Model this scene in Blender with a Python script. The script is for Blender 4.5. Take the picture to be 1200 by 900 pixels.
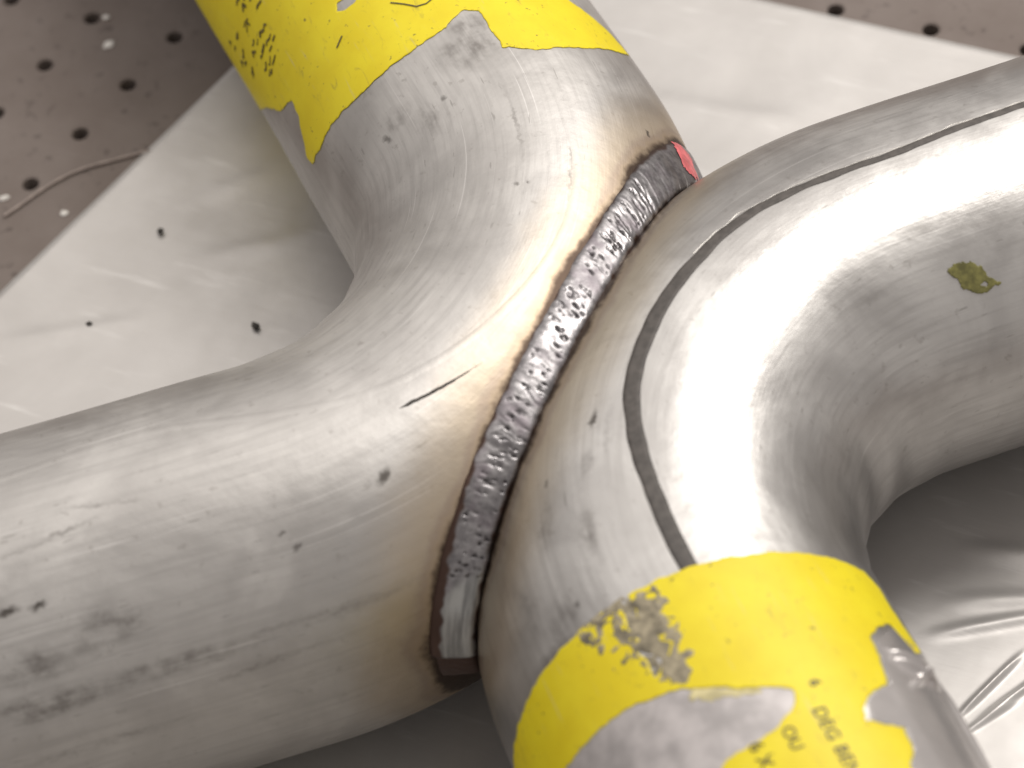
import bpy, bmesh, math, random
import numpy as np
from mathutils import Vector, Matrix, noise

for o in list(bpy.data.objects):
    bpy.data.objects.remove(o, do_unlink=True)
scene = bpy.context.scene
COL = scene.collection
random.seed(7)
rng = np.random.default_rng(7)

# ------------------------------------------------------------------ camera
YAW, PITCH, ROLL, FPX = -0.554, 0.8611, -0.1732, 3313.18
cam_d = bpy.data.cameras.new("camera")
cam = bpy.data.objects.new("camera", cam_d)
COL.objects.link(cam)
d = Vector((math.sin(YAW) * math.cos(PITCH), math.cos(YAW) * math.cos(PITCH), -math.sin(PITCH)))
rt0 = Vector((math.cos(YAW), -math.sin(YAW), 0))
up0 = rt0.cross(d)
rt = rt0 * math.cos(ROLL) + up0 * math.sin(ROLL)
up = rt.cross(d)
m3 = Matrix((rt, up, -d)).transposed()
cam.matrix_world = Matrix.Translation((0.1798, -0.317, 0.4742)) @ m3.to_4x4()
cam_d.sensor_width = 36.0
cam_d.lens = 36.0 * FPX / 1200.0
cam_d.clip_start, cam_d.clip_end = 0.02, 20.0
cam_d.dof.use_dof = True
cam_d.dof.focus_distance = 0.575
cam_d.dof.aperture_fstop = 15.0
scene.camera = cam

# ------------------------------------------------------------------ light
world = bpy.data.worlds.new("World")
scene.world = world
world.use_nodes = True
bg = world.node_tree.nodes["Background"]
bg.inputs[0].default_value = (1.0, 0.935, 0.89, 1)
bg.inputs[1].default_value = 0.56


def area(name, loc, target, size, size_y, power, col):
    l = bpy.data.lights.new(name, 'AREA')
    l.shape = 'RECTANGLE'
    l.size, l.size_y = size, size_y
    l.energy = power
    l.color = col
    o = bpy.data.objects.new(name, l)
    COL.objects.link(o)
    o.location = loc
    o.rotation_euler = (Vector(target) - Vector(loc)).to_track_quat('-Z', 'Y').to_euler()
    return o


area("work_lamp", (0.20, 0.52, 0.74), (0.09, 0.05, 0.03), 0.22, 0.56, 6.0, (1.0, 0.96, 0.91))
area("ceiling_lamp", (-0.75, 0.95, 2.2), (-0.1, 0, 0), 3.2, 2.4, 22.0, (1.0, 0.955, 0.91))
scene.view_settings.view_transform = 'Standard'
scene.view_settings.look = 'None'
scene.view_settings.exposure = -0.18
scene.view_settings.gamma = 1.0
scene.render.engine = 'CYCLES'
scene.cycles.max_bounces = 6
scene.cycles.diffuse_bounces = 3
scene.cycles.glossy_bounces = 4
scene.cycles.caustics_reflective = False
scene.cycles.caustics_refractive = False


# ------------------------------------------------------------------ node helpers
class NT:
    def __init__(self, name):
        self.m = bpy.data.materials.new(name)
        self.m.use_nodes = True
        self.t = self.m.node_tree
        self.b = self.t.nodes["Principled BSDF"]

    def n(self, typ, **kw):
        nd = self.t.nodes.new(typ)
        for k, v in kw.items():
            setattr(nd, k, v)
        return nd

    def link(self, a, b):
        self.t.links.new(a, b)

    def put(self, sock, v):
        if hasattr(v, 'is_linked') or isinstance(v, bpy.types.NodeSocket):
            self.link(v, sock)
        else:
            sock.default_value = v

    def math(self, op, a, b=0.0, clamp=False):
        nd = self.n('ShaderNodeMath', operation=op, use_clamp=clamp)
        self.put(nd.inputs[0], a)
        self.put(nd.inputs[1], b)
        return nd.outputs[0]

    def noise(self, vec, scale, detail=3.0, rough=0.5, dist=0.0):
        nd = self.n('ShaderNodeTexNoise')
        if vec is not None:
            self.link(vec, nd.inputs['Vector'])
        nd.inputs['Scale'].default_value = scale
        nd.inputs['Detail'].default_value = detail
        nd.inputs['Roughness'].default_value = rough
        nd.inputs['Distortion'].default_value = dist
        return nd.outputs['Fac']

    def scale(self, vec, s, loc=(0, 0, 0), rot=0.0):
        nd = self.n('ShaderNodeMapping')
        self.link(vec, nd.inputs[0])
        nd.inputs['Location'].default_value = loc
        nd.inputs['Rotation'].default_value = (0, 0, rot)
        nd.inputs['Scale'].default_value = s
        return nd.outputs[0]

    def mapr(self, v, a, b, c=0.0, dd=1.0, smooth=True):
        nd = self.n('ShaderNodeMapRange', interpolation_type='SMOOTHSTEP' if smooth else 'LINEAR')
        self.put(nd.inputs[0], v)
        for i, x in enumerate((a, b, c, dd)):
            nd.inputs[i + 1].default_value = x
        return nd.outputs[0]

    def mix(self, fac, a, b, mode='MIX'):
        nd = self.n('ShaderNodeMix', data_type='RGBA', blend_type=mode)
        self.put(nd.inputs[0], fac)
        for s, v in ((nd.inputs[6], a), (nd.inputs[7], b)):
            if isinstance(v, tuple):
                s.default_value = (*v[:3], 1)
            else:
                self.link(v, s)
        return nd.outputs[2]

    def bump(self, h, strength, dist, normal=None):
        nd = self.n('ShaderNodeBump')
        nd.inputs['Strength'].default_value = strength
        nd.inputs['Distance'].default_value = dist
        self.link(h, nd.inputs['Height'])
        if normal is not None:
            self.link(normal, nd.inputs['Normal'])
        return nd.outputs[0]

    def set(self, **kw):
        for k, v in kw.items():
            s = self.b.inputs[k.replace('_', ' ')]
            if isinstance(v, bpy.types.NodeSocket):
                self.link(v, s)
            elif isinstance(v, tuple):
                s.default_value = (*v[:3], 1)
            else:
                s.default_value = v
        return self.m


def link_obj(name, me, mat, parent=None):
    o = bpy.data.objects.new(name, me)
    COL.objects.link(o)
    if mat is not None:
        me.materials.append(mat)
    if parent is not None:
        o.parent = parent
    return o


def mesh_from(name, verts, faces, smooth=True):
    me = bpy.data.meshes.new(name)
    me.from_pydata([tuple(v) for v in verts], [], [tuple(f) for f in faces])
    me.update()
    if smooth:
        me.polygons.foreach_set('use_smooth', np.ones(len(me.polygons), dtype=bool))
    return me


# ------------------------------------------------------------------ tube geometry
TR = 0.038
WALL = 0.0018
TUBES = {
    'L': dict(R=0.0692, c=0.0867, an=0.8782, af=0.84, m=1.0, yo=0.0, legn=0.26, legf=0.20),
    'R': dict(R=0.0691, c=0.0931, an=0.7953, af=0.8127, m=-1.0, yo=-0.003, legn=0.20, legf=0.26),
}


def frame(k, s):
    """centre line point and outward in-plane normal for arc length s (numpy arrays)"""
    p = TUBES[k]
    th = np.clip(s / p['R'], -p['an'], p['af'])
    ex = s - th * p['R']
    N = np.stack([np.cos(th), np.sin(th)], -1)
    T = np.stack([-np.sin(th), np.cos(th)], -1)
    C = N * p['R'] + T * ex[..., None]
    x = (C[..., 0] - p['c']) * p['m']
    y = C[..., 1] + p['yo']
    return x, y, N[..., 0] * p['m'], N[..., 1]


def dent(k, s, ph):
    """small real waviness of the bent wall (metres)"""
    p = TUBES[k]
    o = 0.0 if k == 'L' else 3.7
    w = 0.00010 * np.sin(s * 95 + o + 1.7 * np.sin(ph + o)) + 0.00008 * np.sin(s * 41 + 2 * ph + o)
    w += 0.00007 * np.sin(ph * 5 + s * 23 + o) + 0.00004 * np.sin(ph * 9 - s * 60 + o)
    th = s / p['R']
    inb = 1 / (1 + np.exp(-(np.minimum(th + p['an'], p['af'] - th)) * 14))
    inner = np.clip(-np.cos(ph), 0, 1) ** 2
    w += inb * (0.00022 * inner * np.sin(s * 230 + o) - 0.0003 * np.clip(np.cos(ph), 0, 1) ** 2)
    return w


def surf(k, s, ph, h=0.0):
    s = np.asarray(s, float)
    ph = np.asarray(ph, float)
    x, y, nx, ny = frame(k, s)
    rr = TR + dent(k, s, ph) + h
    return np.stack([x + rr * np.cos(ph) * nx, y + rr * np.cos(ph) * ny, TR + rr * np.sin(ph)], -1)


def depth_in(k, P):
    """signed distance of points to the tube k surface (negative inside)"""
    p = TUBES[k]
    x = P[:, 0] * p['m'] + p['c']
    y = P[:, 1] - p['yo']
    th = np.arctan2(y, x)
    a = np.clip(th, -p['an'], p['af'])
    dn_arc = np.hypot(x, y) - p['R']
    dn_leg = x * np.cos(a) + y * np.sin(a) - p['R']
    dn = np.where(a == th, dn_arc, dn_leg)
    return np.hypot(dn, P[:, 2] - TR) - TR


def build_tube(k, mat, parent):
    p = TUBES[k]
    s = np.arange(-p['an'] * p['R'] - p['legn'], p['af'] * p['R'] + p['legf'], 0.0012)
    nphi = 200
    ph = np.linspace(0, 2 * np.pi, nphi, endpoint=False)
    S, PH = np.meshgrid(s, ph, indexing='ij')
    V = surf(k, S, PH)
    ns = len(s)
    V = V.reshape(-1, 3)
    other = 'R' if k == 'L' else 'L'
    dep = depth_in(other, V).reshape(ns, nphi)
    idx = np.arange(ns * nphi).reshape(ns, nphi)
    a = idx[:-1]
    b = idx[1:]
    quads = np.stack([a, np.roll(a, -1, 1), np.roll(b, -1, 1), b], -1)
    dq = np.minimum(np.minimum(dep[:-1], dep[1:]), np.minimum(np.roll(dep, -1, 1)[:-1], np.roll(dep, -1, 1)[1:]))
    keep = dq > -0.0035
    uvs = np.zeros(quads.shape + (2,))
    uvs[..., 0] = np.stack([S[:-1], S[:-1], S[1:], S[1:]], -1)
    p0 = PH[:-1] * TR
    stp = ph[1] * TR
    uvs[..., 1] = np.stack([p0, p0 + stp, p0 + stp, p0], -1)
    q = quads[keep]
    uv = uvs[keep].reshape(-1, 2)
    faces = [tuple(f) for f in q]
    # inner wall and end rings so that the tube is a real pipe
    s2 = np.linspace(s[0], s[-1], 90)
    ph2 = ph[::4]
    n2 = len(ph2)
    S2, P2 = np.meshgrid(s2, ph2, indexing='ij')
    V2 = surf(k, S2, P2, -WALL).reshape(-1, 3)
    d2 = depth_in(other, V2).reshape(90, n2)
    base = len(V)
    i2 = np.arange(90 * n2).reshape(90, n2) + base
    for i in range(89):
        for j in range(n2):
            j2 = (j + 1) % n2
            if min(d2[i, j], d2[i + 1, j], d2[i, j2], d2[i + 1, j2]) < -0.003:
                continue
            faces.append((i2[i, j], i2[i + 1, j], i2[i + 1, j2], i2[i, j2]))
    for e, row in ((0, 0), (ns - 1, 89)):
        for j in range(n2):
            j2 = (j + 1) % n2
            ring = [idx[e, (4 * j + t) % nphi] for t in range(5)]
            faces.append(tuple([i2[row, j]] + ring + [i2[row, j2]]))
    me = mesh_from('bent_tube', np.concatenate([V, V2]), faces)
    uvl = me.uv_layers.new(name='surface')
    allu = np.zeros((len(me.loops), 2))
    allu[:len(uv)] = uv
    uvl.data.foreach_set('uv', allu.ravel())
    return link_obj('bent_tube', me, mat, parent)


def poly_sd(px, py, poly):
    """signed distance to polygon, negative inside"""
    poly = np.asarray(poly, float)
    d2 = np.full(px.shape, 1e9)
    ins = np.zeros(px.shape, bool)
    n = len(poly)
    for i in range(n):
        ax, ay = poly[i]
        bx, by = poly[(i + 1) % n]
        ex, ey = bx - ax, by - ay
        t = np.clip(((px - ax) * ex + (py - ay) * ey) / (ex * ex + ey * ey + 1e-15), 0, 1)
        d2 = np.minimum(d2, (px - ax - ex * t) ** 2 + (py - ay - ey * t) ** 2)
        c = (ay > py) != (by > py)
        with np.errstate(divide='ignore', invalid='ignore'):
            xi = ax + (py - ay) * ex / (ey if ey != 0 else 1e-15)
        ins ^= c & (px < xi)
    return np.where(ins, -1, 1) * np.sqrt(d2)


def vnoise(x, y, sc, seed=0.0):
    out = np.zeros(x.shape)
    f = out.ravel()
    xs, ys = x.ravel() * sc, y.ravel() * sc
    for i in range(len(f)):
        f[i] = noise.noise((xs[i], ys[i], seed))
    return out


def patch(name, k, polys, holes, mat, parent, h=0.00012, step=0.0006, rag=0.0002, ragsc=900.0,
          thick=0.0001, lift=0.0, wr=None, seed=0.0):
    """thin piece that lies on the tube: polygons in (s, phi) turned into a clipped grid mesh"""
    P = [np.array([(a, b * TR) for a, b in pl]) for pl in polys]
    H = [np.array([(a, b * TR) for a, b in pl]) for pl in holes]
    lo = np.min([p.min(0) for p in P], 0) - 0.001
    hi = np.max([p.max(0) for p in P], 0) + 0.001
    us = np.arange(lo[0], hi[0] + step, step)
    vs = np.arange(lo[1], hi[1] + step, step)
    U, Vv = np.meshgrid(us, vs, indexing='ij')
    F = np.full(U.shape, 1e9)
    for p in P:
        F = np.minimum(F, poly_sd(U, Vv, p))
    for p in H:
        F = np.maximum(F, -poly_sd(U, Vv, p))
    near = np.abs(F) < max(0.002, 2 * rag)
    nz = np.zeros(U.shape)
    nz[near] = vnoise(U[near], Vv[near], ragsc, seed) + 0.6 * vnoise(U[near], Vv[near], ragsc * 2.7, seed + 5)
    F = F + nz * rag
    verts, cache, faces = [], {}, []

    def vert(u, v, f):
        key = (round(u * 1e7), round(v * 1e7))
        if key not in cache:
            cache[key] = len(verts)
            verts.append((u, v, f))
        return cache[key]
    nu, nv = U.shape
    for i in range(nu - 1):
        for j in range(nv - 1):
            q = [(i, j), (i + 1, j), (i + 1, j + 1), (i, j + 1)]
            fs = [F[a] for a in q]
            if min(fs) > 0:
                continue
            pts = []
            for t in range(4):
                a, b = q[t], q[(t + 1) % 4]
                fa, fb = F[a], F[b]
                if fa <= 0:
                    pts.append(vert(U[a], Vv[a], fa))
                if (fa <= 0) != (fb <= 0):
                    w = fa / (fa - fb)
                    pts.append(vert(U[a] + (U[b] - U[a]) * w, Vv[a] + (Vv[b] - Vv[a]) * w, 0.0))
            pts = list(dict.fromkeys(pts))
            if len(pts) >= 3:
                faces.append(pts)
    A = np.array(verts)
    hh = np.full(len(A), h)
    if lift:
        ln = np.array([0.5 + 0.5 * noise.noise((a * 120, b * 120, seed + 9)) for a, b, _ in A])
        hh += lift * np.exp(A[:, 2] / 0.0012) * ln
    if wr is not None:
        hh += wr(A[:, 0], A[:, 1])
    V = surf(k, A[:, 0], A[:, 1] / TR, hh)
    if TUBES[k]['m'] > 0:
        faces = [f[::-1] for f in faces] if False else faces
    me = mesh_from(name, V, faces)
    uvl = me.uv_layers.new(name='surface')
    li = np.zeros(len(me.loops), int)
    me.loops.foreach_get('vertex_index', li)
    uvl.data.foreach_set('uv', A[li, :2].ravel())
    bm = bmesh.new()
    bm.from_mesh(me)
    # give the piece its thickness: extrude the boundary towards the tube
    bm.normal_update()
    ed = [e for e in bm.edges if e.is_boundary]
    r = bmesh.ops.extrude_edge_only(bm, edges=ed)
    for v in [g for g in r['geom'] if isinstance(g, bmesh.types.BMVert)]:
        co = np.array(v.co)
        xk = v.link_edges
        # towards the tube axis, by the thickness
        n = Vector((0, 0, 0))
        for f in v.link_faces:
            n += f.normal
        v.co = toward_axis(k, v.co, thick)
    bm.to_mesh(me)
    bm.free()
    return link_obj(name, me, mat, parent)


def toward_axis(k, co, t):
    p = TUBES[k]
    x = co.x * p['m'] + p['c']
    y = co.y - p['yo']
    a = min(max(math.atan2(y, x), -p['an']), p['af'])
    if -p['an'] < a < p['af']:
        ax, ay = math.cos(a) * p['R'], math.sin(a) * p['R']
    else:
        T = (-math.sin(a), math.cos(a))
        e = x * T[0] + y * T[1]
        ax, ay = math.cos(a) * p['R'] + T[0] * e, math.sin(a) * p['R'] + T[1] * e
    c = Vector(((ax - p['c']) * p['m'], ay + p['yo'], TR))
    dv = c - co
    return co + dv.normalized() * t


# ------------------------------------------------------------------ materials
def tube_material(name, k, marks, smears_reflection):
    n = NT(name)
    tc = n.n('ShaderNodeTexCoord')
    obj = tc.outputs['Object']
    uv = tc.outputs['UV']
    sep = n.n('ShaderNodeSeparateXYZ')
    n.link(obj, sep.inputs[0])
    # distance from the weld toes
    if k == 'L':
        dist = n.math('SUBTRACT', n.math('MULTIPLY', sep.outputs[0], -1.0), 0.0028)
    else:
        dist = n.math('SUBTRACT', sep.outputs[0], 0.0048)
    big = n.noise(obj, 60, 4, 0.6)
    dist = n.math('ADD', dist, n.math('MULTIPLY', n.math('SUBTRACT', big, 0.5), 0.007))
    fine = n.noise(obj, 900, 3, 0.6)
    dist = n.math('ADD', dist, n.math('MULTIPLY', n.math('SUBTRACT', fine, 0.5), 0.0008))
    # metal
    blot = n.noise(obj, 38, 4, 0.62, 0.6)
    base = n.mix(n.mapr(blot, 0.3, 0.72), *(((0.46, 0.443, 0.425), (0.61, 0.592, 0.57)) if k == 'L' else ((0.47, 0.455, 0.44), (0.64, 0.625, 0.605))))
    streak = n.noise(n.scale(uv, (40, 700, 1)), 1.0, 4, 0.6)
    base = n.mix(n.mapr(streak, 0.40, 0.72, 0, 0.5), base, (0.40, 0.385, 0.37))
    speck = n.noise(obj, 420, 3, 0.6)
    base = n.mix(n.mapr(speck, 0.62, 0.74, 0, 0.5), base, (0.34, 0.32, 0.30))
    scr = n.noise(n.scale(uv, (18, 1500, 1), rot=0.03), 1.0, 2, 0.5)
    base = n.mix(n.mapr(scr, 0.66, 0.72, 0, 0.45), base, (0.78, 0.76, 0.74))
    scr2 = n.noise(n.scale(uv, (160, 1300, 1), loc=(3, 7, 0), rot=0.5), 1.0, 2, 0.5)
    base = n.mix(n.mapr(scr2, 0.68, 0.74, 0, 0.5), base, (0.26, 0.245, 0.23))
    # heat tint: straw far out, brown at the toe (oxide colour in the metal)
    straw = (0.52, 0.40, 0.25) if k == 'L' else (0.52, 0.43, 0.29)
    far = 0.0145 if k == 'L' else 0.015
    base = n.mix(n.mapr(dist, 0.002, far, 0.6, 0.0), base, straw)
    base = n.mix(n.mapr(dist, 0.0008, 0.0034, 0.42, 0.0), base, (0.36, 0.24, 0.14))
    vio = n.math('MULTIPLY', n.mapr(dist, 0.0012, 0.0024), n.mapr(dist, 0.0024, 0.0038, 1.0, 0.0))
    base = n.mix(n.math('MULTIPLY', vio, 0.2), base, (0.22, 0.15, 0.17))
    base = n.mix(n.mapr(dist, 0.0002, 0.0017, 0.94, 0.0), base, (0.055, 0.035, 0.026))
    rough = n.mapr(blot, 0.3, 0.75, *((0.44, 0.56) if k == 'L' else (0.32, 0.43)))
    metal = 0.82 if k == 'L' else 0.9
    # stains, gouges and a painted dark reflection band: (s, phi, half length, half width, angle, strength)
    wob = n.n('ShaderNodeTexNoise')
    n.link(obj, wob.inputs['Vector'])
    wob.inputs['Scale'].default_value = 700
    wob.inputs['Detail'].default_value = 3
    vs = n.n('ShaderNodeVectorMath', operation='MULTIPLY_ADD')
    n.link(wob.outputs['Color'], vs.inputs[0])
    vs.inputs[1].default_value = (0.0022, 0.0022, 0)
    n.link(uv, vs.inputs[2])
    uvw = vs.outputs[0]

    def spots(lst):
        acc = None
        for (s, ph, a, b, ang, st) in lst:
            sub = n.n('ShaderNodeVectorMath', operation='SUBTRACT')
            n.link(uvw, sub.inputs[0])
            sub.inputs[1].default_value = (s + 0.0011, ph * TR + 0.0011, 0)
            rot = n.n('ShaderNodeVectorRotate', rotation_type='Z_AXIS')
            n.link(sub.outputs[0], rot.inputs[0])
            rot.inputs['Angle'].default_value = -ang
            mu = n.n('ShaderNodeVectorMath', operation='MULTIPLY')
            n.link(rot.outputs[0], mu.inputs[0])
            mu.inputs[1].default_value = (1 / a, 1 / b, 0)
            ln = n.n('ShaderNodeVectorMath', operation='LENGTH')
            n.link(mu.outputs[0], ln.inputs[0])
            f = n.mapr(ln.outputs['Value'], 0.25, 1.2, st, 0.0)
            acc = f if acc is None else n.math('MAXIMUM', acc, f)
        return acc
    sm = spots(smears_reflection)
    if sm is not None:
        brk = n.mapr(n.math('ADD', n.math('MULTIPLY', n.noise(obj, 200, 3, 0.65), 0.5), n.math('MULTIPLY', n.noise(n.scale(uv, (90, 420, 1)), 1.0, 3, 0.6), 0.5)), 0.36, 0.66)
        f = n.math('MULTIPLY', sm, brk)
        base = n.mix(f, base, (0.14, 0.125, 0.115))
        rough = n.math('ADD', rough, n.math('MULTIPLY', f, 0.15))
    mk = spots(marks)
    if mk is not None:
        base = n.mix(mk, base, (0.075, 0.065, 0.056))
    br = n.noise(n.scale(uv, (90, 2600, 1)), 1.0, 3, 0.6)
    grain = n.noise(obj, 1500, 2, 0.5)
    lump = n.noise(obj, 130, 3, 0.5)
    hsum = n.math('ADD', n.math('MULTIPLY', br, 0.35), n.math('MULTIPLY', grain, 0.3))
    nb = n.bump(hsum, 0.22, 0.00025)
    nb = n.bump(lump, 0.10, 0.002, nb)
    return n.set(Base_Color=base, Metallic=metal, Roughness=rough, Normal=nb)


def plain(name, col, rough=0.5, metallic=0.0, nsc=300, var=0.2, bump=0.0, bd=0.0002):
    n = NT(name)
    tc = n.n('ShaderNodeTexCoord')
    f = n.noise(tc.outputs['Object'], nsc, 4, 0.6)
    dark = tuple(c * (1 - var) for c in col)
    lite = tuple(min(1, c * (1 + var)) for c in col)
    c = n.mix(n.mapr(f, 0.3, 0.7), dark, lite)
    kw = dict(Base_Color=c, Roughness=rough, Metallic=metallic)
    if bump:
        kw['Normal'] = n.bump(f, bump, bd)
    return n.set(**kw)


def label_material():
    n = NT("yellow_label_paper")
    tc = n.n('ShaderNodeTexCoord')
    obj = tc.outputs['Object']
    f = n.noise(obj, 90, 4, 0.6)
    base = n.mix(n.mapr(f, 0.3, 0.72), (0.80, 0.64, 0.008), (0.86, 0.72, 0.014))
    d = n.noise(n.scale(tc.outputs['UV'], (140, 420, 1)), 1.0, 5, 0.7, 0.8)
    base = n.mix(n.mapr(d, 0.58, 0.76, 0, 0.55), base, (0.30, 0.23, 0.05))
    s = n.noise(obj, 650, 3, 0.6)
    base = n.mix(n.mapr(s, 0.65, 0.74, 0, 0.8), base, (0.12, 0.09, 0.03))
    sc = n.noise(n.scale(tc.outputs['UV'], (60, 900, 1), rot=0.4), 1.0, 4, 0.6)
    base = n.mix(n.mapr(sc, 0.62, 0.72, 0, 0.4), base, (0.62, 0.55, 0.30))
    w = n.noise(obj, 220, 2, 0.5)
    nb = n.bump(w, 0.06, 0.001)
    return n.set(Base_Color=base, Roughness=0.5, Normal=nb)


def bead_material():
    n = NT("weld_metal")
    tc = n.n('ShaderNodeTexCoord')
    obj = tc.outputs['Object']
    at = n.n('ShaderNodeAttribute')
    at.attribute_name = 'bead'
    sp = n.n('ShaderNodeSeparateColor')
    n.link(at.outputs['Color'], sp.inputs[0])
    f = n.noise(obj, 420, 5, 0.65)
    base = n.mix(n.mapr(f, 0.32, 0.68), (0.15, 0.142, 0.147), (0.31, 0.298, 0.302))
    f2 = n.noise(obj, 160, 3, 0.5)
    base = n.mix(n.mapr(f2, 0.5, 0.72, 0, 0.6), base, (0.20, 0.17, 0.19))
    stop = n.mix(n.mapr(n.noise(n.scale(obj, (700, 60, 60)), 1.0, 3, 0.6), 0.35, 0.65), (0.22, 0.22, 0.215), (0.42, 0.42, 0.405))
    base = n.mix(sp.outputs[2], base, stop)     # smooth silvery stop
    base = n.mix(sp.outputs[1], base, (0.075, 0.045, 0.035))   # toes and crater, oxidised brown
    base = n.mix(sp.outputs[0], base, (0.018, 0.014, 0.016))   # slag in the pits
    g = n.noise(obj, 1300, 3, 0.6)
    nb = n.bump(n.math('ADD', n.math('MULTIPLY', f, 1.0), n.math('MULTIPLY', g, 0.25)), 0.10, 0.0005)
    rough = n.mapr(f2, 0.35, 0.7, 0.28, 0.5)
    return n.set(Base_Color=base, Metallic=0.8, Roughness=rough, Normal=nb)


def sheet_material():
    n = NT("sheet_plastic")
    tc = n.n('ShaderNodeTexCoord')
    obj = tc.outputs['Object']
    f = n.noise(obj, 22, 5, 0.6, 0.5)
    base = n.mix(n.mapr(f, 0.3, 0.72), (0.56, 0.537, 0.515), (0.64, 0.617, 0.595))
    st = n.noise(n.scale(obj, (40, 260, 1), rot=0.5), 1.0, 4, 0.6)
    base = n.mix(n.mapr(st, 0.58, 0.75, 0, 0.5), base, (0.80, 0.78, 0.76))
    r = n.mapr(n.noise(obj, 60, 4, 0.6), 0.3, 0.75, 0.36, 0.50)
    nb = n.bump(n.noise(obj, 40, 3, 0.5), 0.07, 0.004)
    nb = n.bump(st, 0.12, 0.0006, nb)
    return n.set(Base_Color=base, Roughness=r, Metallic=0.45, Normal=nb)


def table_material():
    n = NT("table_steel")
    tc = n.n('ShaderNodeTexCoord')
    obj = tc.outputs['Object']
    f = n.noise(obj, 28, 5, 0.65)
    base = n.mix(n.mapr(f, 0.3, 0.72), (0.180, 0.147, 0.130), (0.225, 0.190, 0.172))
    sc = n.noise(n.scale(obj, (30, 600, 1), rot=0.6), 1.0, 4, 0.6)
    base = n.mix(n.mapr(sc, 0.62, 0.78, 0, 0.35), base, (0.30, 0.26, 0.24))
    sp = n.noise(obj, 330, 3, 0.6)
    base = n.mix(n.mapr(sp, 0.60, 0.72, 0, 0.5), base, (0.07, 0.055, 0.05))
    nb = n.bump(sp, 0.15, 0.0005)
    return n.set(Base_Color=base, Roughness=0.7, Metallic=0.0, Specular_IOR_Level=0.25, Normal=nb)


# ------------------------------------------------------------------ table and sheet
TZ = -0.0012
HA = Vector((0.0243, 0.0002))
HB = Vector((0.0031, 0.0190))
H0 = Vector((-0.1909, 0.0882))


def build_table():
    bm = bmesh.new()
    seg = 20
    hr = 0.0021
    th = 0.004
    cs = [(-0.5, -0.5), (0.5, -0.5), (0.5, 0.5), (-0.5, 0.5)]

    def cell_pt(i, j, a, b):
        p = H0 + HA * (i + a) + HB * (j + b)
        return p
    corner = {}

    def cv(i, j):
        if (i, j) not in corner:
            p = cell_pt(i, j, -0.5, -0.5)
            corner[(i, j)] = bm.verts.new((p.x, p.y, TZ))
        return corner[(i, j)]
    I0, I1, J0, J1 = -6, 26, -20, 16
    for i in range(I0, I1):
        for j in range(J0, J1):
            c = cell_pt(i, j, 0, 0)
            cor = [cv(i, j), cv(i + 1, j), cv(i + 1, j + 1), cv(i, j + 1)]
            top, rim, bot = [], [], []
            a0 = math.atan2(cor[0].co.y - c.y, cor[0].co.x - c.x)
            for t in range(seg):
                a = a0 + 2 * math.pi * t / seg
                top.append(bm.verts.new((c.x + 1.28 * hr * math.cos(a), c.y + 1.28 * hr * math.sin(a), TZ)))
                rim.append(bm.verts.new((c.x + hr * math.cos(a), c.y + hr * math.sin(a), TZ - 0.0003)))
                bot.append(bm.verts.new((c.x + hr * math.cos(a), c.y + hr * math.sin(a), TZ - th)))
            q = seg // 4
            for e in range(4):
                ring = [top[(e * q + t) % seg] for t in range(q + 1)]
                bm.faces.new([cor[e], cor[(e + 1) % 4]] + ring[::-1])
            for t in range(seg):
                u = (t + 1) % seg
                bm.faces.new([top[t], top[u], rim[u], rim[t]])
                bm.faces.new([rim[t], rim[u], bot[u], bot[t]])
    # plain plate beyond the drilled field
    o = [bm.verts.new((x, y, TZ)) for x, y in ((-1.2, -1.2), (1.2, -1.2), (1.2, 1.2), (-1.2, 1.2))]
    edge = [[cv(i, J0) for i in range(I0, I1 + 1)], [cv(I1, j) for j in range(J0, J1 + 1)],
            [cv(i, J1) for i in range(I1, I0 - 1, -1)], [cv(I0, j) for j in range(J1, J0 - 1, -1)]]
    for e in range(4):
        bm.faces.new([o[e], o[(e + 1) % 4]] + edge[e][::-1])
    # underside shelf, seen as the dark bottom of each hole
    z = TZ - 0.03
    bm.faces.new([bm.verts.new((x, y, z)) for x, y in ((-1.2, -1.2), (1.2, -1.2), (1.2, 1.2), (-1.2, 1.2))])
    me = bpy.data.meshes.new('table_top')
    bm.to_mesh(me)
    bm.free()
    ob = link_obj('table_top', me, table_material())
    ob['kind'] = 'structure'


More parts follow.
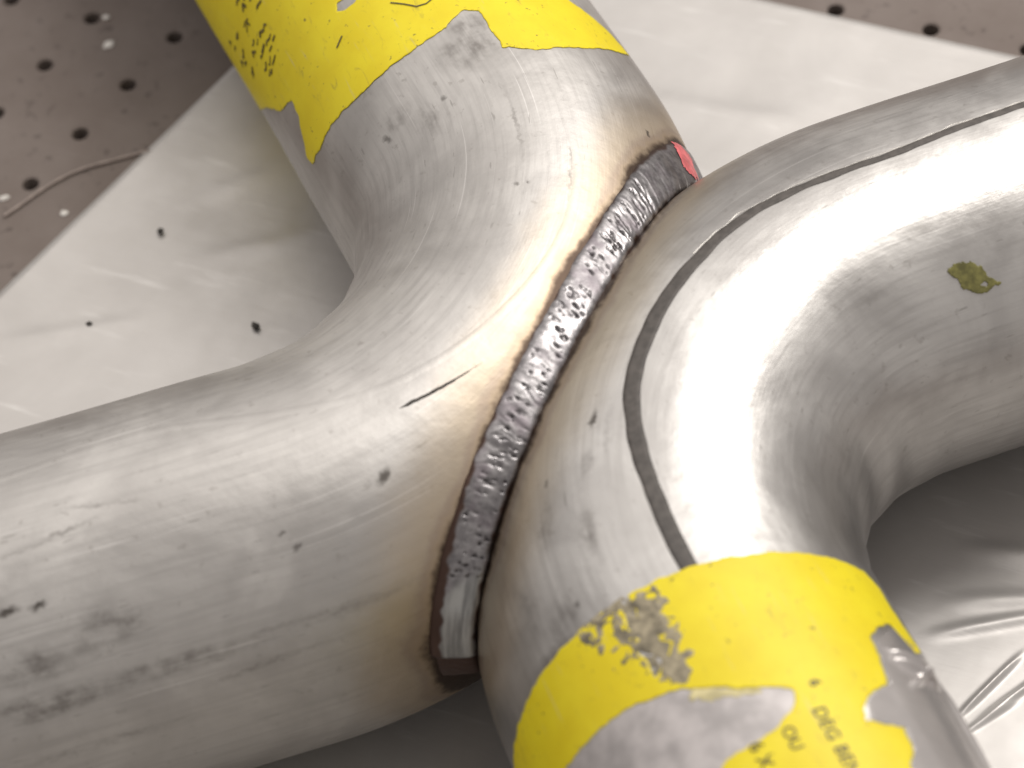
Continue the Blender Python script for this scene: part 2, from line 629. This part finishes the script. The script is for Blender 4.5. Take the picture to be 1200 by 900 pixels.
def build_sheet():
    # corner behind the far leg of the tube, edges as they lie on the table
    A = Vector((-0.1307, 0.1638))
    ex = Vector((1.0, -0.010)).normalized()
    ey = Vector((-0.2010, -0.9796)).normalized()
    us = np.concatenate([np.linspace(0, 0.225, 120), np.linspace(0.225, 0.285, 170)[1:], np.linspace(0.285, 0.44, 40)[1:]])
    vs = np.concatenate([np.linspace(0, 0.125, 80), np.linspace(0.125, 0.205, 200)[1:], np.linspace(0.205, 0.46, 60)[1:]])
    U, W_ = np.meshgrid(us, vs, indexing='ij')
    X = A.x + ex.x * U + ey.x * W_
    Y = A.y + ex.y * U + ey.y * W_
    w = 0.00028 * vnoise(X, Y, 22, 1.3) + 0.00016 * vnoise(X, Y, 52, 4.1)
    # shallow creases and folds: (x, y, direction, height, half width, half length)
    for (cx, cy, dx, dy, amp, wd, L) in ((0.0882, -0.0110, 0.36, 0.93, 0.0011, 0.0006, 0.0085),
                                         (0.0935, -0.0115, 0.50, 0.87, 0.0009, 0.0007, 0.0080),
                                         (0.0905, -0.0180, 0.55, 0.83, 0.0006, 0.0006, 0.0060),
                                         (0.0850, 0.0040, 0.85, 0.53, 0.0007, 0.0015, 0.0120),
                                         (0.0900, 0.0120, 0.93, 0.36, 0.0007, 0.0022, 0.0150),
                                         (0.0880, 0.0230, 0.97, 0.24, 0.0006, 0.0025, 0.0150),
                                         (-0.025, 0.123, 1.0, 0.1, 0.0006, 0.0035, 0.020),
                                         (-0.104, 0.0525, 0.8, 0.55, 0.0003, 0.0024, 0.012),
                                         (-0.112, 0.046, 0.8, 0.5, 0.0003, 0.0024, 0.010),
                                         (-0.140, 0.010, 0.85, 0.5, 0.0005, 0.0025, 0.018),
                                         (-0.118, 0.070, 0.7, 0.7, 0.0004, 0.0030, 0.016)):
        a = (X - cx) * dx + (Y - cy) * dy
        b = -(X - cx) * dy + (Y - cy) * dx
        w = w + amp * np.exp(-(b / wd) ** 2) * np.exp(-(a / L) ** 4)
    V = np.stack([X, Y, w - 0.0004], -1).reshape(-1, 3)
    F = []
    nx, ny = len(us) - 1, len(vs) - 1
    for i in range(nx):
        for j in range(ny):
            a = i * (ny + 1) + j
            F.append((a, a + 1, a + ny + 2, a + ny + 1))
    me = mesh_from('sheet', V, F)
    ob = link_obj('ground_sheet', me, sheet_material())
    md = ob.modifiers.new('thick', 'SOLIDIFY')
    md.thickness = 0.0006
    md.offset = -1.0
    ob['label'] = 'large pale grey glossy sheet lying under the welded tubes'
    ob['category'] = 'sheet'


build_table()
build_sheet()

# ------------------------------------------------------------------ welded joint
joint = bpy.data.objects.new('welded_tube_joint', None)
COL.objects.link(joint)
joint['label'] = 'two bright steel bent tubes welded back to back with yellow torn stickers'
joint['category'] = 'welded tubes'

marks_L = [(-0.0429, 1.075, 0.0019, 0.0011, 0.6, 0.85),
           (-0.1051, 0.995, 0.0020, 0.0010, 0.2, 0.9), (-0.1109, 1.006, 0.0026, 0.0010, 0.1, 0.9),
           (-0.0580, 0.922, 0.0012, 0.0005, 0.8, 0.6), (-0.0597, 1.006, 0.0006, 0.0005, 0.0, 0.6),
           (0.0403, 0.775, 0.0009, 0.0006, 0.0, 0.8), (0.0559, 2.27, 0.0025, 0.0009, 0.3, 0.6),
           (0.0540, 1.879, 0.0012, 0.0009, 0.3, 0.55), (0.0217, 1.5626, 0.0008, 0.0007, 0, 0.6),
           (0.0222, 1.50, 0.0007, 0.0006, 0, 0.6)]
smears_reflection_L = [(-0.1080, 0.52, 0.0160, 0.0030, 0.0, 0.8), (-0.0850, 0.54, 0.0180, 0.0022, 0.0, 0.7), (-0.0600, 0.55, 0.0160, 0.0016, 0.0, 0.55),  # this row paints a dark reflection band along the near leg
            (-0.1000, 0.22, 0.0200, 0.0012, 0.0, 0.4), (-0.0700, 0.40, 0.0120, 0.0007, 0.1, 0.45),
            (0.0635, 1.62, 0.0060, 0.0075, 0.0, 0.75), (0.0700, 1.55, 0.0045, 0.0060, 0.0, 0.7), (0.0587, 2.16, 0.0035, 0.0040, 0.0, 0.6),
            (0.0500, 1.98, 0.0070, 0.0045, 0.4, 0.5), (-0.0946, 0.80, 0.0090, 0.0045, 0.1, 0.75),
            (-0.1090, 0.72, 0.0080, 0.0040, 0.0, 0.7), (-0.1020, 1.30, 0.0130, 0.0007, 0.15, 0.55),
            (-0.0893, 1.405, 0.0080, 0.0006, -0.2, 0.5), (0.030, 1.28, 0.0200, 0.0006, 0.0, 0.5),
            (0.036, 1.55, 0.0180, 0.0005, 0.05, 0.45)]
marks_R = [(-0.0215, 1.274, 0.0022, 0.0008, 0.3, 0.85), (-0.0310, 1.02, 0.0006, 0.0005, 0, 0.5),
           (-0.0530, 1.02, 0.0008, 0.0007, 0, 0.6)]
smears_R = [(-0.0388, 0.99, 0.0050, 0.0018, 0.2, 0.6), (-0.0440, 1.19, 0.0065, 0.0022, 0.1, 0.65),
            (-0.0536, 0.93, 0.0040, 0.0050, 0.4, 0.6), (-0.0480, 0.75, 0.0070, 0.0025, -0.3, 0.5),
            (-0.0300, 1.25, 0.0050, 0.0015, 0.2, 0.45), (-0.0250, 1.36, 0.0060, 0.0012, 0.0, 0.45),
            (-0.0570, 0.80, 0.0020, 0.0090, 0.0, 0.8),
            (0.0600, 2.00, 0.0200, 0.0012, 0.2, 0.35), (0.0350, 2.2, 0.0150, 0.0010, 0.1, 0.3)]

mat_L = tube_material("tube_steel", 'L', marks_L, smears_reflection_L)
mat_R = tube_material("tube_steel_bright", 'R', marks_R, smears_R)
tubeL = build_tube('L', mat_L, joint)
tubeR = build_tube('R', mat_R, joint)
tubeL['label'] = 'left bent tube, its far leg banded with a yellow sticker'
tubeR['label'] = 'right bent tube with dark seam line along its crown'


def strip(name, k, ctrl, half, prof, mat, parent, jag=0.0, jagsc=400, seed=0.0, step=0.0004):
    """narrow strip along the tube following control points (s, phi); prof: list of (v, h) across"""
    ctrl = np.array(sorted(ctrl))
    s = np.arange(ctrl[0, 0], ctrl[-1, 0], step)
    v = np.interp(s, ctrl[:, 0], ctrl[:, 1])
    ker = np.hanning(41)
    ker /= ker.sum()
    v = np.convolve(np.pad(v, 20, mode='edge'), ker, 'valid') * TR
    hw = np.array([half(x) for x in s])
    verts, faces = [], []
    npf = len(prof)
    off = np.array([[noise.noise((x * jagsc, i * 3.1, seed)) for i in (0, 1)] for x in s])
    for (pv, phh) in prof:
        j = jag * (off[:, 0] if pv < 0 else off[:, 1]) * abs(pv)
        verts.append(surf(k, s, (v + pv * hw + j) / TR, phh))
    V = np.stack(verts, 1).reshape(-1, 3)
    for i in range(len(s) - 1):
        for j in range(npf - 1):
            a = i * npf + j
            faces.append((a, a + npf, a + npf + 1, a + 1))
    return link_obj(name, mesh_from(name, V, faces), mat, parent)


seamR = [(-0.0700, 1.5555), (-0.05667, 1.569), (-0.0485, 1.5688), (-0.03838, 1.5521), (-0.02642, 1.4952),
         (-0.0148, 1.4426), (-0.00494, 1.4361), (0.00548, 1.4281), (0.01696, 1.4307), (0.02666, 1.4271),
         (0.03796, 1.4651), (0.04835, 1.5071), (0.06086, 1.5112), (0.07426, 1.4721), (0.0889, 1.4631),
         (0.13, 1.47), (0.22, 1.47), (0.30, 1.47)]


def seam_w(s):
    if s < 0.0:
        return 0.00165
    return 0.00165 - 0.0008 * min(1, s / 0.05)


m_seam = plain("seam_oxide", (0.085, 0.075, 0.068), 0.6, 0.0, 500, 0.25, 0.2)
m_lip = plain("seam_lip_metal", (0.55, 0.53, 0.50), 0.42, 0.9, 500, 0.15, 0.2)
strip('seam_line', 'R', seamR, seam_w, [(-1.02, -0.0001), (-1.0, 0.00006), (-0.5, 0.00006), (0.5, 0.00006), (1.0, 0.00006), (1.02, -0.0001)],
      m_seam, tubeR, jag=0.0003, jagsc=200, seed=2.0)
strip('seam_lip', 'R', [c for c in seamR if c[0] > 0.008], lambda s: seam_w(s) + 0.0002 * (1 + math.sin(s * 700) * math.sin(s * 270)),
      [(0.90, -0.0001), (1.0, 0.00008), (1.12, 0.00010), (1.25, -0.0001)] if False else
      [(-1.25, -0.0001), (-1.12, 0.00010), (-1.0, 0.00008), (-0.95, -0.0001)], m_lip, tubeR, jag=0.0004, jagsc=330, seed=2.0)

seamL = [(0.30, 1.30), (0.20, 1.30), (0.06937, 1.2963), (0.05755, 1.3076), (0.04654, 1.301), (0.03759, 1.285), (0.02838, 1.2447),
         (0.01836, 1.2501), (0.00609, 1.2832), (-0.00609, 1.335), (-0.01861, 1.3941), (-0.02926, 1.452),
         (-0.03906, 1.511), (-0.05123, 1.62), (-0.0784, 1.78), (-0.0934, 1.77), (-0.12, 1.72), (-0.30, 1.70)]
strip('seam_line', 'L', seamL, lambda s: 0.0013, [(-1.0, -0.00004), (-0.5, 0.00004), (0.0, 0.00006), (0.5, 0.00004), (1.0, -0.00004)],
      mat_L, tubeL, jag=0.0003, jagsc=150, seed=4.0)
# scratches standing a hair proud of the wall as burred lines
m_scr = plain("scratch_dark", (0.05, 0.042, 0.036), 0.6, 0.3, 500, 0.3)
strip('scratch', 'L', [(-0.0347, 1.3368), (-0.0264, 1.2946), (-0.0186, 1.2517)],
      lambda s: 0.00042 * max(0.1, min(1, (-0.0186 - s) / 0.009)) * max(0.15, min(1, (s + 0.0347) / 0.0015)),
      [(-1, -0.00005), (-0.6, 0.00006), (0.6, 0.00006), (1, -0.00005)], m_scr, tubeL, jag=0.0002, jagsc=700, seed=6, step=0.0002)

# ------------------------------------------------------------------ stickers
m_lab = label_material()
lab_L = [(0.16, 4.3), (0.128, 4.3), (0.126, 3.6), (0.118, 3.35), (0.1105, 3.17), (0.106, 3.06), (0.1000, 2.95), (0.0962, 2.88), (0.0923, 2.72), (0.0880, 2.74), (0.0840, 2.80),
         (0.0800, 2.89), (0.0768, 2.87), (0.0750, 2.70), (0.0737, 2.4856), (0.07145, 2.2202), (0.07104, 1.965), (0.0715, 1.75),
         (0.0722, 1.66), (0.0742, 1.58), (0.0752, 1.53), (0.0738, 1.4511), (0.0684, 1.4517), (0.0606, 1.4499), (0.0586, 1.36), (0.05756, 1.2301),
         (0.0580, 0.98), (0.0592, 0.8752), (0.0615, 0.66), (0.0652, 0.47), (0.0704, 0.5692), (0.0772, 0.8242), (0.086, 0.82), (0.16, 0.80)]
patch('label', 'L', [lab_L], [[(0.0935, 2.00), (0.0960, 2.00), (0.0968, 2.10), (0.0950, 2.13), (0.0935, 2.08)]],
      m_lab, tubeL, ragsc=420.0, rag=0.0005, lift=0.00008, seed=1.0)
lab_R = [(-0.150, -0.4), (-0.0600, -0.4), (-0.0593, 0.1736), (-0.05888, 0.3541), (-0.0580, 0.5947), (-0.0576, 0.8266), (-0.0573, 1.0861),
         (-0.0573, 1.3218), (-0.0576, 1.5379), (-0.0583, 1.7859), (-0.0592, 2.0452), (-0.0600, 2.3223), (-0.0603, 2.5657),
         (-0.0630, 2.66), (-0.0684, 2.65), (-0.0775, 2.71), (-0.0800, 2.60), (-0.0765, 2.53), (-0.0742, 2.48), (-0.0765, 2.35), (-0.0792, 2.2554), (-0.0839, 2.2375),
         (-0.0902, 2.1881), (-0.0925, 2.05), (-0.0940, 2.00), (-0.0975, 1.96), (-0.0990, 2.03), (-0.1000, 2.1365), (-0.105, 2.108), (-0.108, 2.05), (-0.150, 2.0)]
hole_R = [(-0.0753, 0.45), (-0.0753, 0.5639), (-0.0756, 0.7567), (-0.0765, 1.0326), (-0.0795, 1.2775), (-0.0846, 1.5153), (-0.0883, 1.72),
          (-0.0912, 1.69), (-0.0924, 1.6473), (-0.0948, 1.5366), (-0.0956, 1.3818), (-0.0963, 1.2662), (-0.105, 1.10), (-0.115, 0.9), (-0.115, 0.45)]
# rubbed-through spots near the upper left edge of the sticker
tear_R = [(-0.0572, 1.25), (-0.0600, 1.27), (-0.0625, 1.245), (-0.0650, 1.30), (-0.0690, 1.29), (-0.0705, 1.33), (-0.0740, 1.24),
          (-0.0748, 1.19), (-0.0715, 1.20), (-0.0680, 1.17), (-0.0665, 1.21), (-0.0630, 1.19), (-0.0605, 1.205), (-0.0572, 1.19)]
patch('label', 'R', [lab_R], [hole_R, tear_R], m_lab, tubeR, ragsc=420.0, rag=0.0005, lift=0.00008, seed=3.0)
m_glue = plain("label_glue", (0.50, 0.47, 0.465), 0.55, 0.25, 140, 0.22, 0.15, 0.0006)
big_hole = [(-0.0743, 0.45), (-0.0745, 0.7567), (-0.0755, 1.04), (-0.0785, 1.29), (-0.0838, 1.53), (-0.0880, 1.76),
            (-0.0920, 1.72), (-0.0935, 1.66), (-0.0958, 1.54), (-0.0966, 1.39), (-0.0975, 1.28), (-0.106, 1.12), (-0.116, 0.9), (-0.116, 0.45)]
patch('label_glue', 'R', [big_hole], [], m_glue, tubeR, h=0.00004, thick=0.00004, rag=0.0002, seed=11.0)
m_ghost = plain("label_residue", (0.62, 0.55, 0.30), 0.5, 0.2, 250, 0.25)
patch('label_residue', 'R', [[(-0.0800, 1.33), (-0.0835, 1.45), (-0.0862, 1.60), (-0.0872, 1.58), (-0.0845, 1.38), (-0.0822, 1.27)]], [], m_ghost,
      tubeR, h=0.00005, thick=0.00005, rag=0.0009, seed=8.0)
m_grime = plain("grime", (0.30, 0.26, 0.18), 0.55, 0.1, 400, 0.5, 0.3)
patch('grime', 'R', [[(-0.0590, 1.24), (-0.0622, 1.29), (-0.0660, 1.31), (-0.0655, 1.36), (-0.0612, 1.37), (-0.0590, 1.31)],
                     [(-0.0720, 1.32), (-0.0765, 1.36), (-0.0790, 1.32), (-0.0775, 1.25), (-0.0735, 1.23)],
                     [(-0.0574, 1.02), (-0.0592, 1.10), (-0.0588, 1.2), (-0.0573, 1.2)]], [], m_grime, tubeR,
      h=0.0002, rag=0.0012, seed=5.0)

patch('grime', 'R', [[(-0.0580, 1.16), (-0.0590, 1.36), (-0.0680, 1.38), (-0.0740, 1.36), (-0.0760, 1.26), (-0.0700, 1.16), (-0.0640, 1.13)],
                     [(-0.0580, 0.98), (-0.0582, 1.10), (-0.0610, 1.08), (-0.0620, 1.02)]], [],
      m_grime, tubeR, h=0.00016, step=0.0003, rag=0.0052, ragsc=520.0, seed=15.0)
m_film = plain("clear_film_residue", (0.58, 0.55, 0.535), 0.15, 0.6, 120, 0.08)


def film_wr(u, v):
    w = np.zeros(u.shape)
    for (s0, p0, ang, L, wd, amp) in ((-0.0838, 2.45, 1.9, 0.0045, 0.0008, 0.0016), (-0.0862, 2.46, 1.95, 0.005, 0.0007, 0.0018),
                                      (-0.0880, 2.44, 1.0, 0.004, 0.0007, 0.0008), (-0.0985, 2.62, 0.1, 0.012, 0.0011, 0.0009)):
        a = (u - s0) * math.cos(ang) + (v - p0 * TR) * math.sin(ang)
        b = -(u - s0) * math.sin(ang) + (v - p0 * TR) * math.cos(ang)
        w += amp * np.exp(-(b / wd) ** 2 - (a / L) ** 4)
    return w + 0.00006


patch('label_film', 'R', [[(-0.0750, 2.50), (-0.0790, 2.70), (-0.0900, 2.80), (-0.1060, 2.80), (-0.15, 2.75), (-0.15, 2.02), (-0.1084, 2.05), (-0.1050, 2.12),
                           (-0.1000, 2.15), (-0.0990, 2.05), (-0.0978, 1.985), (-0.0940, 2.02), (-0.0926, 2.07), (-0.0902, 2.21), (-0.0840, 2.25), (-0.0800, 2.28)]],
      [], m_film, tubeR, h=0.00008, step=0.0003, rag=0.0002, wr=film_wr, seed=6.0)

m_green = plain("green_paint", (0.16, 0.15, 0.045), 0.4, 0.0, 500, 0.4, 0.4)
patch('paint_splotch', 'R', [[(0.05985, 2.236), (0.06201, 2.2093), (0.0653, 2.2291), (0.06672, 2.2825), (0.06747, 2.3345), (0.06932, 2.3734),
                              (0.06763, 2.3949), (0.06486, 2.4024), (0.06188, 2.3536), (0.06122, 2.2935)]],
      [[(0.0660, 2.345), (0.0672, 2.36), (0.0662, 2.375), (0.0652, 2.36)]], m_green, tubeR, h=0.0002, step=0.0003, rag=0.0006, seed=7.0)

# ------------------------------------------------------------------ printing on the stickers
m_ink = plain("black_print_ink", (0.075, 0.06, 0.03), 0.5, 0.0, 900, 0.4)


def lettering(txt, s0, ph0, size, k, parent, h=0.00024, slant=0.0):
    cu = bpy.data.curves.new('lettering', 'FONT')
    cu.body = txt
    cu.size = size
    cu.space_character = 1.05
    cu.offset = size * 0.008
    ob = bpy.data.objects.new('lettering_tmp', cu)
    COL.objects.link(ob)
    dg = bpy.context.evaluated_depsgraph_get()
    src = ob.evaluated_get(dg).to_mesh()
    V = np.array([tuple(v.co) for v in src.vertices])
    F = [tuple(p.vertices) for p in src.polygons]
    ob.evaluated_get(dg).to_mesh_clear()
    bpy.data.objects.remove(ob, do_unlink=True)
    if len(V) == 0:
        return
    s = s0 - V[:, 0] + slant * V[:, 1]
    ph = ph0 + (V[:, 1] + slant * V[:, 0]) / TR
    return link_obj('lettering', mesh_from('lettering', surf(k, s, ph, h), F, False), m_ink, parent)


lettering("6", -0.0875, 1.80, 0.0030, 'R', tubeR)
lettering("DEG BEND", -0.0931, 1.745, 0.0035, 'R', tubeR)
lettering("6 X", -0.0953, 1.415, 0.0035, 'R', tubeR)
lettering("OU", -0.0948, 1.575, 0.0032, 'R', tubeR)


def stroke(k, pts, w, parent, name='ink_stroke', h=0.00026, mat=None):
    pts = np.array(pts, float)
    t = np.linspace(0, len(pts) - 1, 10 * (len(pts) - 1) + 1)
    s = np.interp(t, range(len(pts)), pts[:, 0])
    v = np.interp(t, range(len(pts)), pts[:, 1] * TR)
    ds, dv = np.gradient(s), np.gradient(v)
    L = np.hypot(ds, dv) + 1e-12
    A = surf(k, s - dv / L * w, (v + ds / L * w) / TR, h)
    B = surf(k, s + dv / L * w, (v - ds / L * w) / TR, h)
    V = np.concatenate([A, B])
    n = len(s)
    link_obj(name, mesh_from(name, V, [(i, i + 1, n + i + 1, n + i) for i in range(n - 1)]), mat or m_ink, parent)


stroke('L', [(0.0868, 2.24), (0.0882, 2.175)], 0.00022, tubeL)
stroke('L', [(0.0868, 1.845), (0.0845, 1.79), (0.0818, 1.735), (0.0812, 1.68), (0.0820, 1.62)], 0.00016, tubeL)
m_faded = plain("faded_print_ink", (0.13, 0.10, 0.02), 0.5, 0.0, 900, 0.6)
for i in range(34):   # faded, smeared print at the left side of the far sticker
    s0 = random.uniform(0.104, 0.130)
    p0 = random.uniform(2.50, 3.02)
    a = random.uniform(-0.0010, 0.0020)
    stroke('L', [(s0, p0), (s0 + a, p0 + random.uniform(0.01, 0.05)), (s0 + a * 0.3, p0 + random.uniform(0.03, 0.07))], random.uniform(0.00015, 0.00045), tubeL, mat=m_faded)

# ------------------------------------------------------------------ weld bead
def section(k, x, t):
    """point on the outline cut out of tube k by the plane at x; t = -pi/2 .. pi/2 over the crown"""
    p = TUBES[k]
    e = x * p['m'] + p['c']
    ym = math.sqrt((p['R'] + TR) ** 2 - e * e)
    y = np.sin(t) * ym
    dd = np.hypot(e, y) - p['R']
    z = TR + np.sign(np.cos(t)) * np.sqrt(np.maximum(TR * TR - dd * dd, 0))
    return np.stack([np.full_like(y, x), y + p['yo'], z], -1)


def build_bead():
    t0, t1 = math.radians(-97), math.radians(92)
    tt = np.linspace(t0, t1, 3000)
    mid = (section('L', -0.003, tt) + section('R', 0.005, tt)) / 2
    arc = np.concatenate([[0], np.cumsum(np.linalg.norm(np.diff(mid, axis=0), axis=1))])
    n = int(arc[-1] / 0.00022)
    a = np.linspace(0, arc[-1], n)
    t = np.interp(a, arc, tt)
    wob1 = np.array([noise.noise((x * 230, 0.3, 1.0)) * 0.6 + noise.noise((x * 700, 0.3, 3.0)) * 0.15 for x in a])
    wob2 = np.array([noise.noise((x * 230, 5.3, 1.0)) * 0.6 + noise.noise((x * 700, 7.3, 3.0)) * 0.15 for x in a])
    calm = np.clip((a - 0.022) / 0.006, 0.12, 1)
    wob1, wob2 = wob1 * calm, wob2 * calm
    far = np.clip((a / arc[-1] - 0.6) / 0.4, 0, 1)
    PL = np.stack([section('L', -0.0031 + 0.0005 * w - 0.0003 * f, np.array([q]))[0] for q, w, f in zip(t, wob1, far)])
    PR = np.stack([section('R', 0.0049 + 0.0005 * w, np.array([q]))[0] for q, w in zip(t, wob2)])
    T = np.gradient(mid, axis=0)
    T = np.stack([np.interp(a, arc, T[:, i]) for i in range(3)], 1)
    T /= np.linalg.norm(T, axis=1)[:, None] + 1e-12
    X = PR - PL
    X /= np.linalg.norm(X, axis=1)[:, None]
    N = np.cross(X, T)
    N /= np.linalg.norm(N, axis=1)[:, None]
    if N[n // 2][2] < 0:
        N = -N
    nw = 41
    w = np.linspace(-1, 1, nw)
    # pits of slag along the middle of the run
    pits = [(rng.uniform(0.024, arc[-1] - 0.045), rng.uniform(-0.6, 0.8), rng.uniform(0.00016, 0.00045), rng.uniform(0.6, 3.0)) for _ in range(150)]
    A, Wm = np.meshgrid(a, w, indexing='ij')
    half = 0.0034
    pit = np.zeros(A.shape)
    for (pa, pw, pr, el) in pits:
        i0 = max(0, int((pa - 0.003) / a[1]))
        i1 = min(n, int((pa + 0.003) / a[1]) + 1)
        dx = (A[i0:i1] - pa) / pr
        dy = (Wm[i0:i1] - pw) * half / (pr * el)
        ca = 0.8
        g = np.exp(-((dx * ca + dy * 0.6) ** 2 + (dy * ca - dx * 0.6) ** 2))
        pit[i0:i1] = np.maximum(pit[i0:i1], g)
    nz = vnoise(A, Wm * half, 520, 2.0)
    nz2 = vnoise(A, Wm * half, 1500, 6.0)
    pit = np.clip(pit * (0.75 + 1.3 * nz2 + 0.6 * nz), 0, 1)
    rip = np.sin((A + 0.0016 * Wm ** 2) / 0.0019 * 2 * math.pi + 5.0 * nz)
    smooth = 1 / (1 + np.exp(-(0.0235 + 0.004 * Wm - A) / 0.0006)) * (1 / (1 + np.exp(-(A - 0.0075) / 0.0002)))
    crater = 1 / (1 + np.exp((A - 0.0072) / 0.0002))
    farfade = 1 - 0.6 * np.clip((A - arc[-1] + 0.04) / 0.02, 0, 1)
    H = 0.00035 * (1 - Wm ** 4) - 0.00035 * Wm ** 8
    rough = (0.00002 * rip + 0.000035 * nz + 0.000012 * nz2) * (1 - Wm ** 6) * farfade
    H = H + rough * (1 - 0.9 * smooth) - 0.00030 * pit * (1 - Wm ** 6)
    H = H - 0.0012 * crater
    V = PL[:, None, :] * (1 - Wm[..., None]) / 2 + PR[:, None, :] * (1 + Wm[..., None]) / 2 + N[:, None, :] * H[..., None]
    faces = []
    for i in range(n - 1):
        for j in range(nw - 1):
            k = i * nw + j
            faces.append((k, k + nw, k + nw + 1, k + 1))
    me = mesh_from('weld_bead', V.reshape(-1, 3), faces)
    lowl = 0.38 * np.clip((0.05 - A) / 0.03, 0, 1) * (Wm < 0)
    toe = np.clip((np.abs(Wm + 0.15 * nz) - 0.82 - 0.08 * (Wm > 0) + lowl) / 0.12, 0, 1)
    toe = np.maximum(toe, crater)
    col = np.stack([np.clip(pit * 1.5 - 0.35, 0, 1) * (1 - smooth), toe, smooth * (1 - toe), np.ones_like(pit)], -1)
    ca = me.color_attributes.new('bead', 'FLOAT_COLOR', 'POINT')
    ca.data.foreach_set('color', col.reshape(-1, 4).astype(np.float32).ravel())
    ob = link_obj('weld_bead', me, bead_material(), joint)
    ob['label'] = 'rippled dark grey weld bead between the two tubes'
    # red paint dab at the far end of the run
    sel = np.zeros((n, nw), bool)
    tdeg = np.degrees(t)
    f2 = (np.abs((tdeg[:, None] - 61.5) / 5.0) ** 2 + ((Wm + 0.2) / 1.0) ** 2 + 0.6 * nz + 0.3 * nz2)
    sel = f2 < 1.0
    vid = -np.ones((n, nw), int)
    vv, ff = [], []
    L = V + N[:, None, :] * 0.00012
    for i in range(n - 1):
        for j in range(nw - 1):
            if sel[i, j] and sel[i + 1, j] and sel[i, j + 1] and sel[i + 1, j + 1]:
                q = []
                for (x, y) in ((i, j), (i + 1, j), (i + 1, j + 1), (i, j + 1)):
                    if vid[x, y] < 0:
                        vid[x, y] = len(vv)
                        vv.append(L[x, y])
                    q.append(vid[x, y])
                ff.append(q)
    m_red = plain("red_paint", (0.70, 0.16, 0.17), 0.45, 0.0, 500, 0.25)
    r = link_obj('paint_dab', mesh_from('paint_dab', vv, ff), m_red, joint)
    r['label'] = 'small red paint dab at the far end of the weld'


build_bead()

# ------------------------------------------------------------------ small loose things
m_white = plain("white_chip_glint", (0.75, 0.72, 0.68), 0.35, 0.1, 600, 0.2)
m_grit = plain("dark_grit", (0.05, 0.045, 0.04), 0.6, 0.2, 800, 0.4)


def crumb(name, x, y, z, sx, sy, sz, mat, label, cat, group, seed):
    bm = bmesh.new()
    bmesh.ops.create_icosphere(bm, subdivisions=2, radius=1.0)
    for v in bm.verts:
        f = 1 + 0.4 * noise.noise(v.co * 1.4 + Vector((seed * 3.3, seed, 0)))
        v.co = Vector((v.co.x * sx * f, v.co.y * sy * f, v.co.z * sz * f))
    zm = min(v.co.z for v in bm.verts)
    for v in bm.verts:
        v.co.z -= zm
    me = bpy.data.meshes.new(name)
    bm.to_mesh(me)
    bm.free()
    o = link_obj(name, me, mat)
    o.location = (x, y, z - 0.0001)
    o.rotation_euler.z = seed * 1.3
    o['label'], o['category'], o['group'] = label, cat, group
    return o


gw = 'white chips on the table'
crumb('chip_or_glint', -0.1786, 0.0995, TZ, 0.0017, 0.0011, 0.0003, m_white, 'largest white chip among the table holes at upper left', 'chip', gw, 1)
crumb('chip_or_glint', -0.1595, 0.0441, TZ, 0.0011, 0.0009, 0.0003, m_white, 'small white chip on the table below the thin wire, near the sheet edge', 'chip', gw, 2)
crumb('chip_or_glint', -0.1764, 0.0440, TZ, 0.0014, 0.0009, 0.0003, m_white, 'white chip on the table at the left border, left of the wire end', 'chip', gw, 3)
crumb('chip_or_glint', -0.1565, 0.1189, TZ, 0.0012, 0.0009, 0.0003, m_white, 'white chip on the table beside the far yellow sticker', 'chip', gw, 4)
crumb('chip_or_glint', -0.1842, 0.1082, TZ, 0.0010, 0.0008, 0.0003, m_white, 'tiny white fleck standing in for the glint at a table hole at the top left', 'chip', gw, 5)  # white fleck added in place of the light glint beside the hole
gg = 'dark grit on the sheet'
crumb('grit', -0.1332, 0.0453, 0, 0.0009, 0.0008, 0.0005, m_grit, 'dark speck alone in the middle of the pale sheet at left', 'grit', gg, 1)
crumb('grit', -0.0973, 0.0258, 0, 0.0013, 0.0008, 0.0006, m_grit, 'largest dark speck on the pale sheet, close to the left tube bend', 'grit', gg, 2)
crumb('grit', -0.1350, 0.0142, 0, 0.0007, 0.0006, 0.0004, m_grit, 'faintest dark speck on the pale sheet, nearest the left border', 'grit', gg, 3)


def wire():
    pts = [(-0.1730, 0.0385), (-0.1714, 0.0417), (-0.1687, 0.0495), (-0.1638, 0.0577), (-0.1571, 0.0629), (-0.1530, 0.0663), (-0.1495, 0.0690)]
    cu = bpy.data.curves.new('wire_strand', 'CURVE')
    cu.dimensions = '3D'
    sp = cu.splines.new('NURBS')
    sp.points.add(len(pts) - 1)
    for p, (x, y) in zip(sp.points, pts):
        p.co = (x, y, TZ + 0.0005, 1)
    sp.use_endpoint_u = True
    sp.order_u = 4
    cu.bevel_depth = 0.0004
    cu.bevel_resolution = 3
    tmp = bpy.data.objects.new('wire_tmp', cu)
    COL.objects.link(tmp)
    dg = bpy.context.evaluated_depsgraph_get()
    me = bpy.data.meshes.new_from_object(tmp.evaluated_get(dg))
    bpy.data.objects.remove(tmp, do_unlink=True)
    me.materials.clear()
    me.polygons.foreach_set('use_smooth', np.ones(len(me.polygons), dtype=bool))
    o = link_obj('wire_strand', me, plain("pale_wire", (0.36, 0.30, 0.27), 0.5, 0.3, 400, 0.2))
    o['label'] = 'thin pale bent wire lying on the table beside the sheet edge'
    o['category'] = 'wire'


wire()
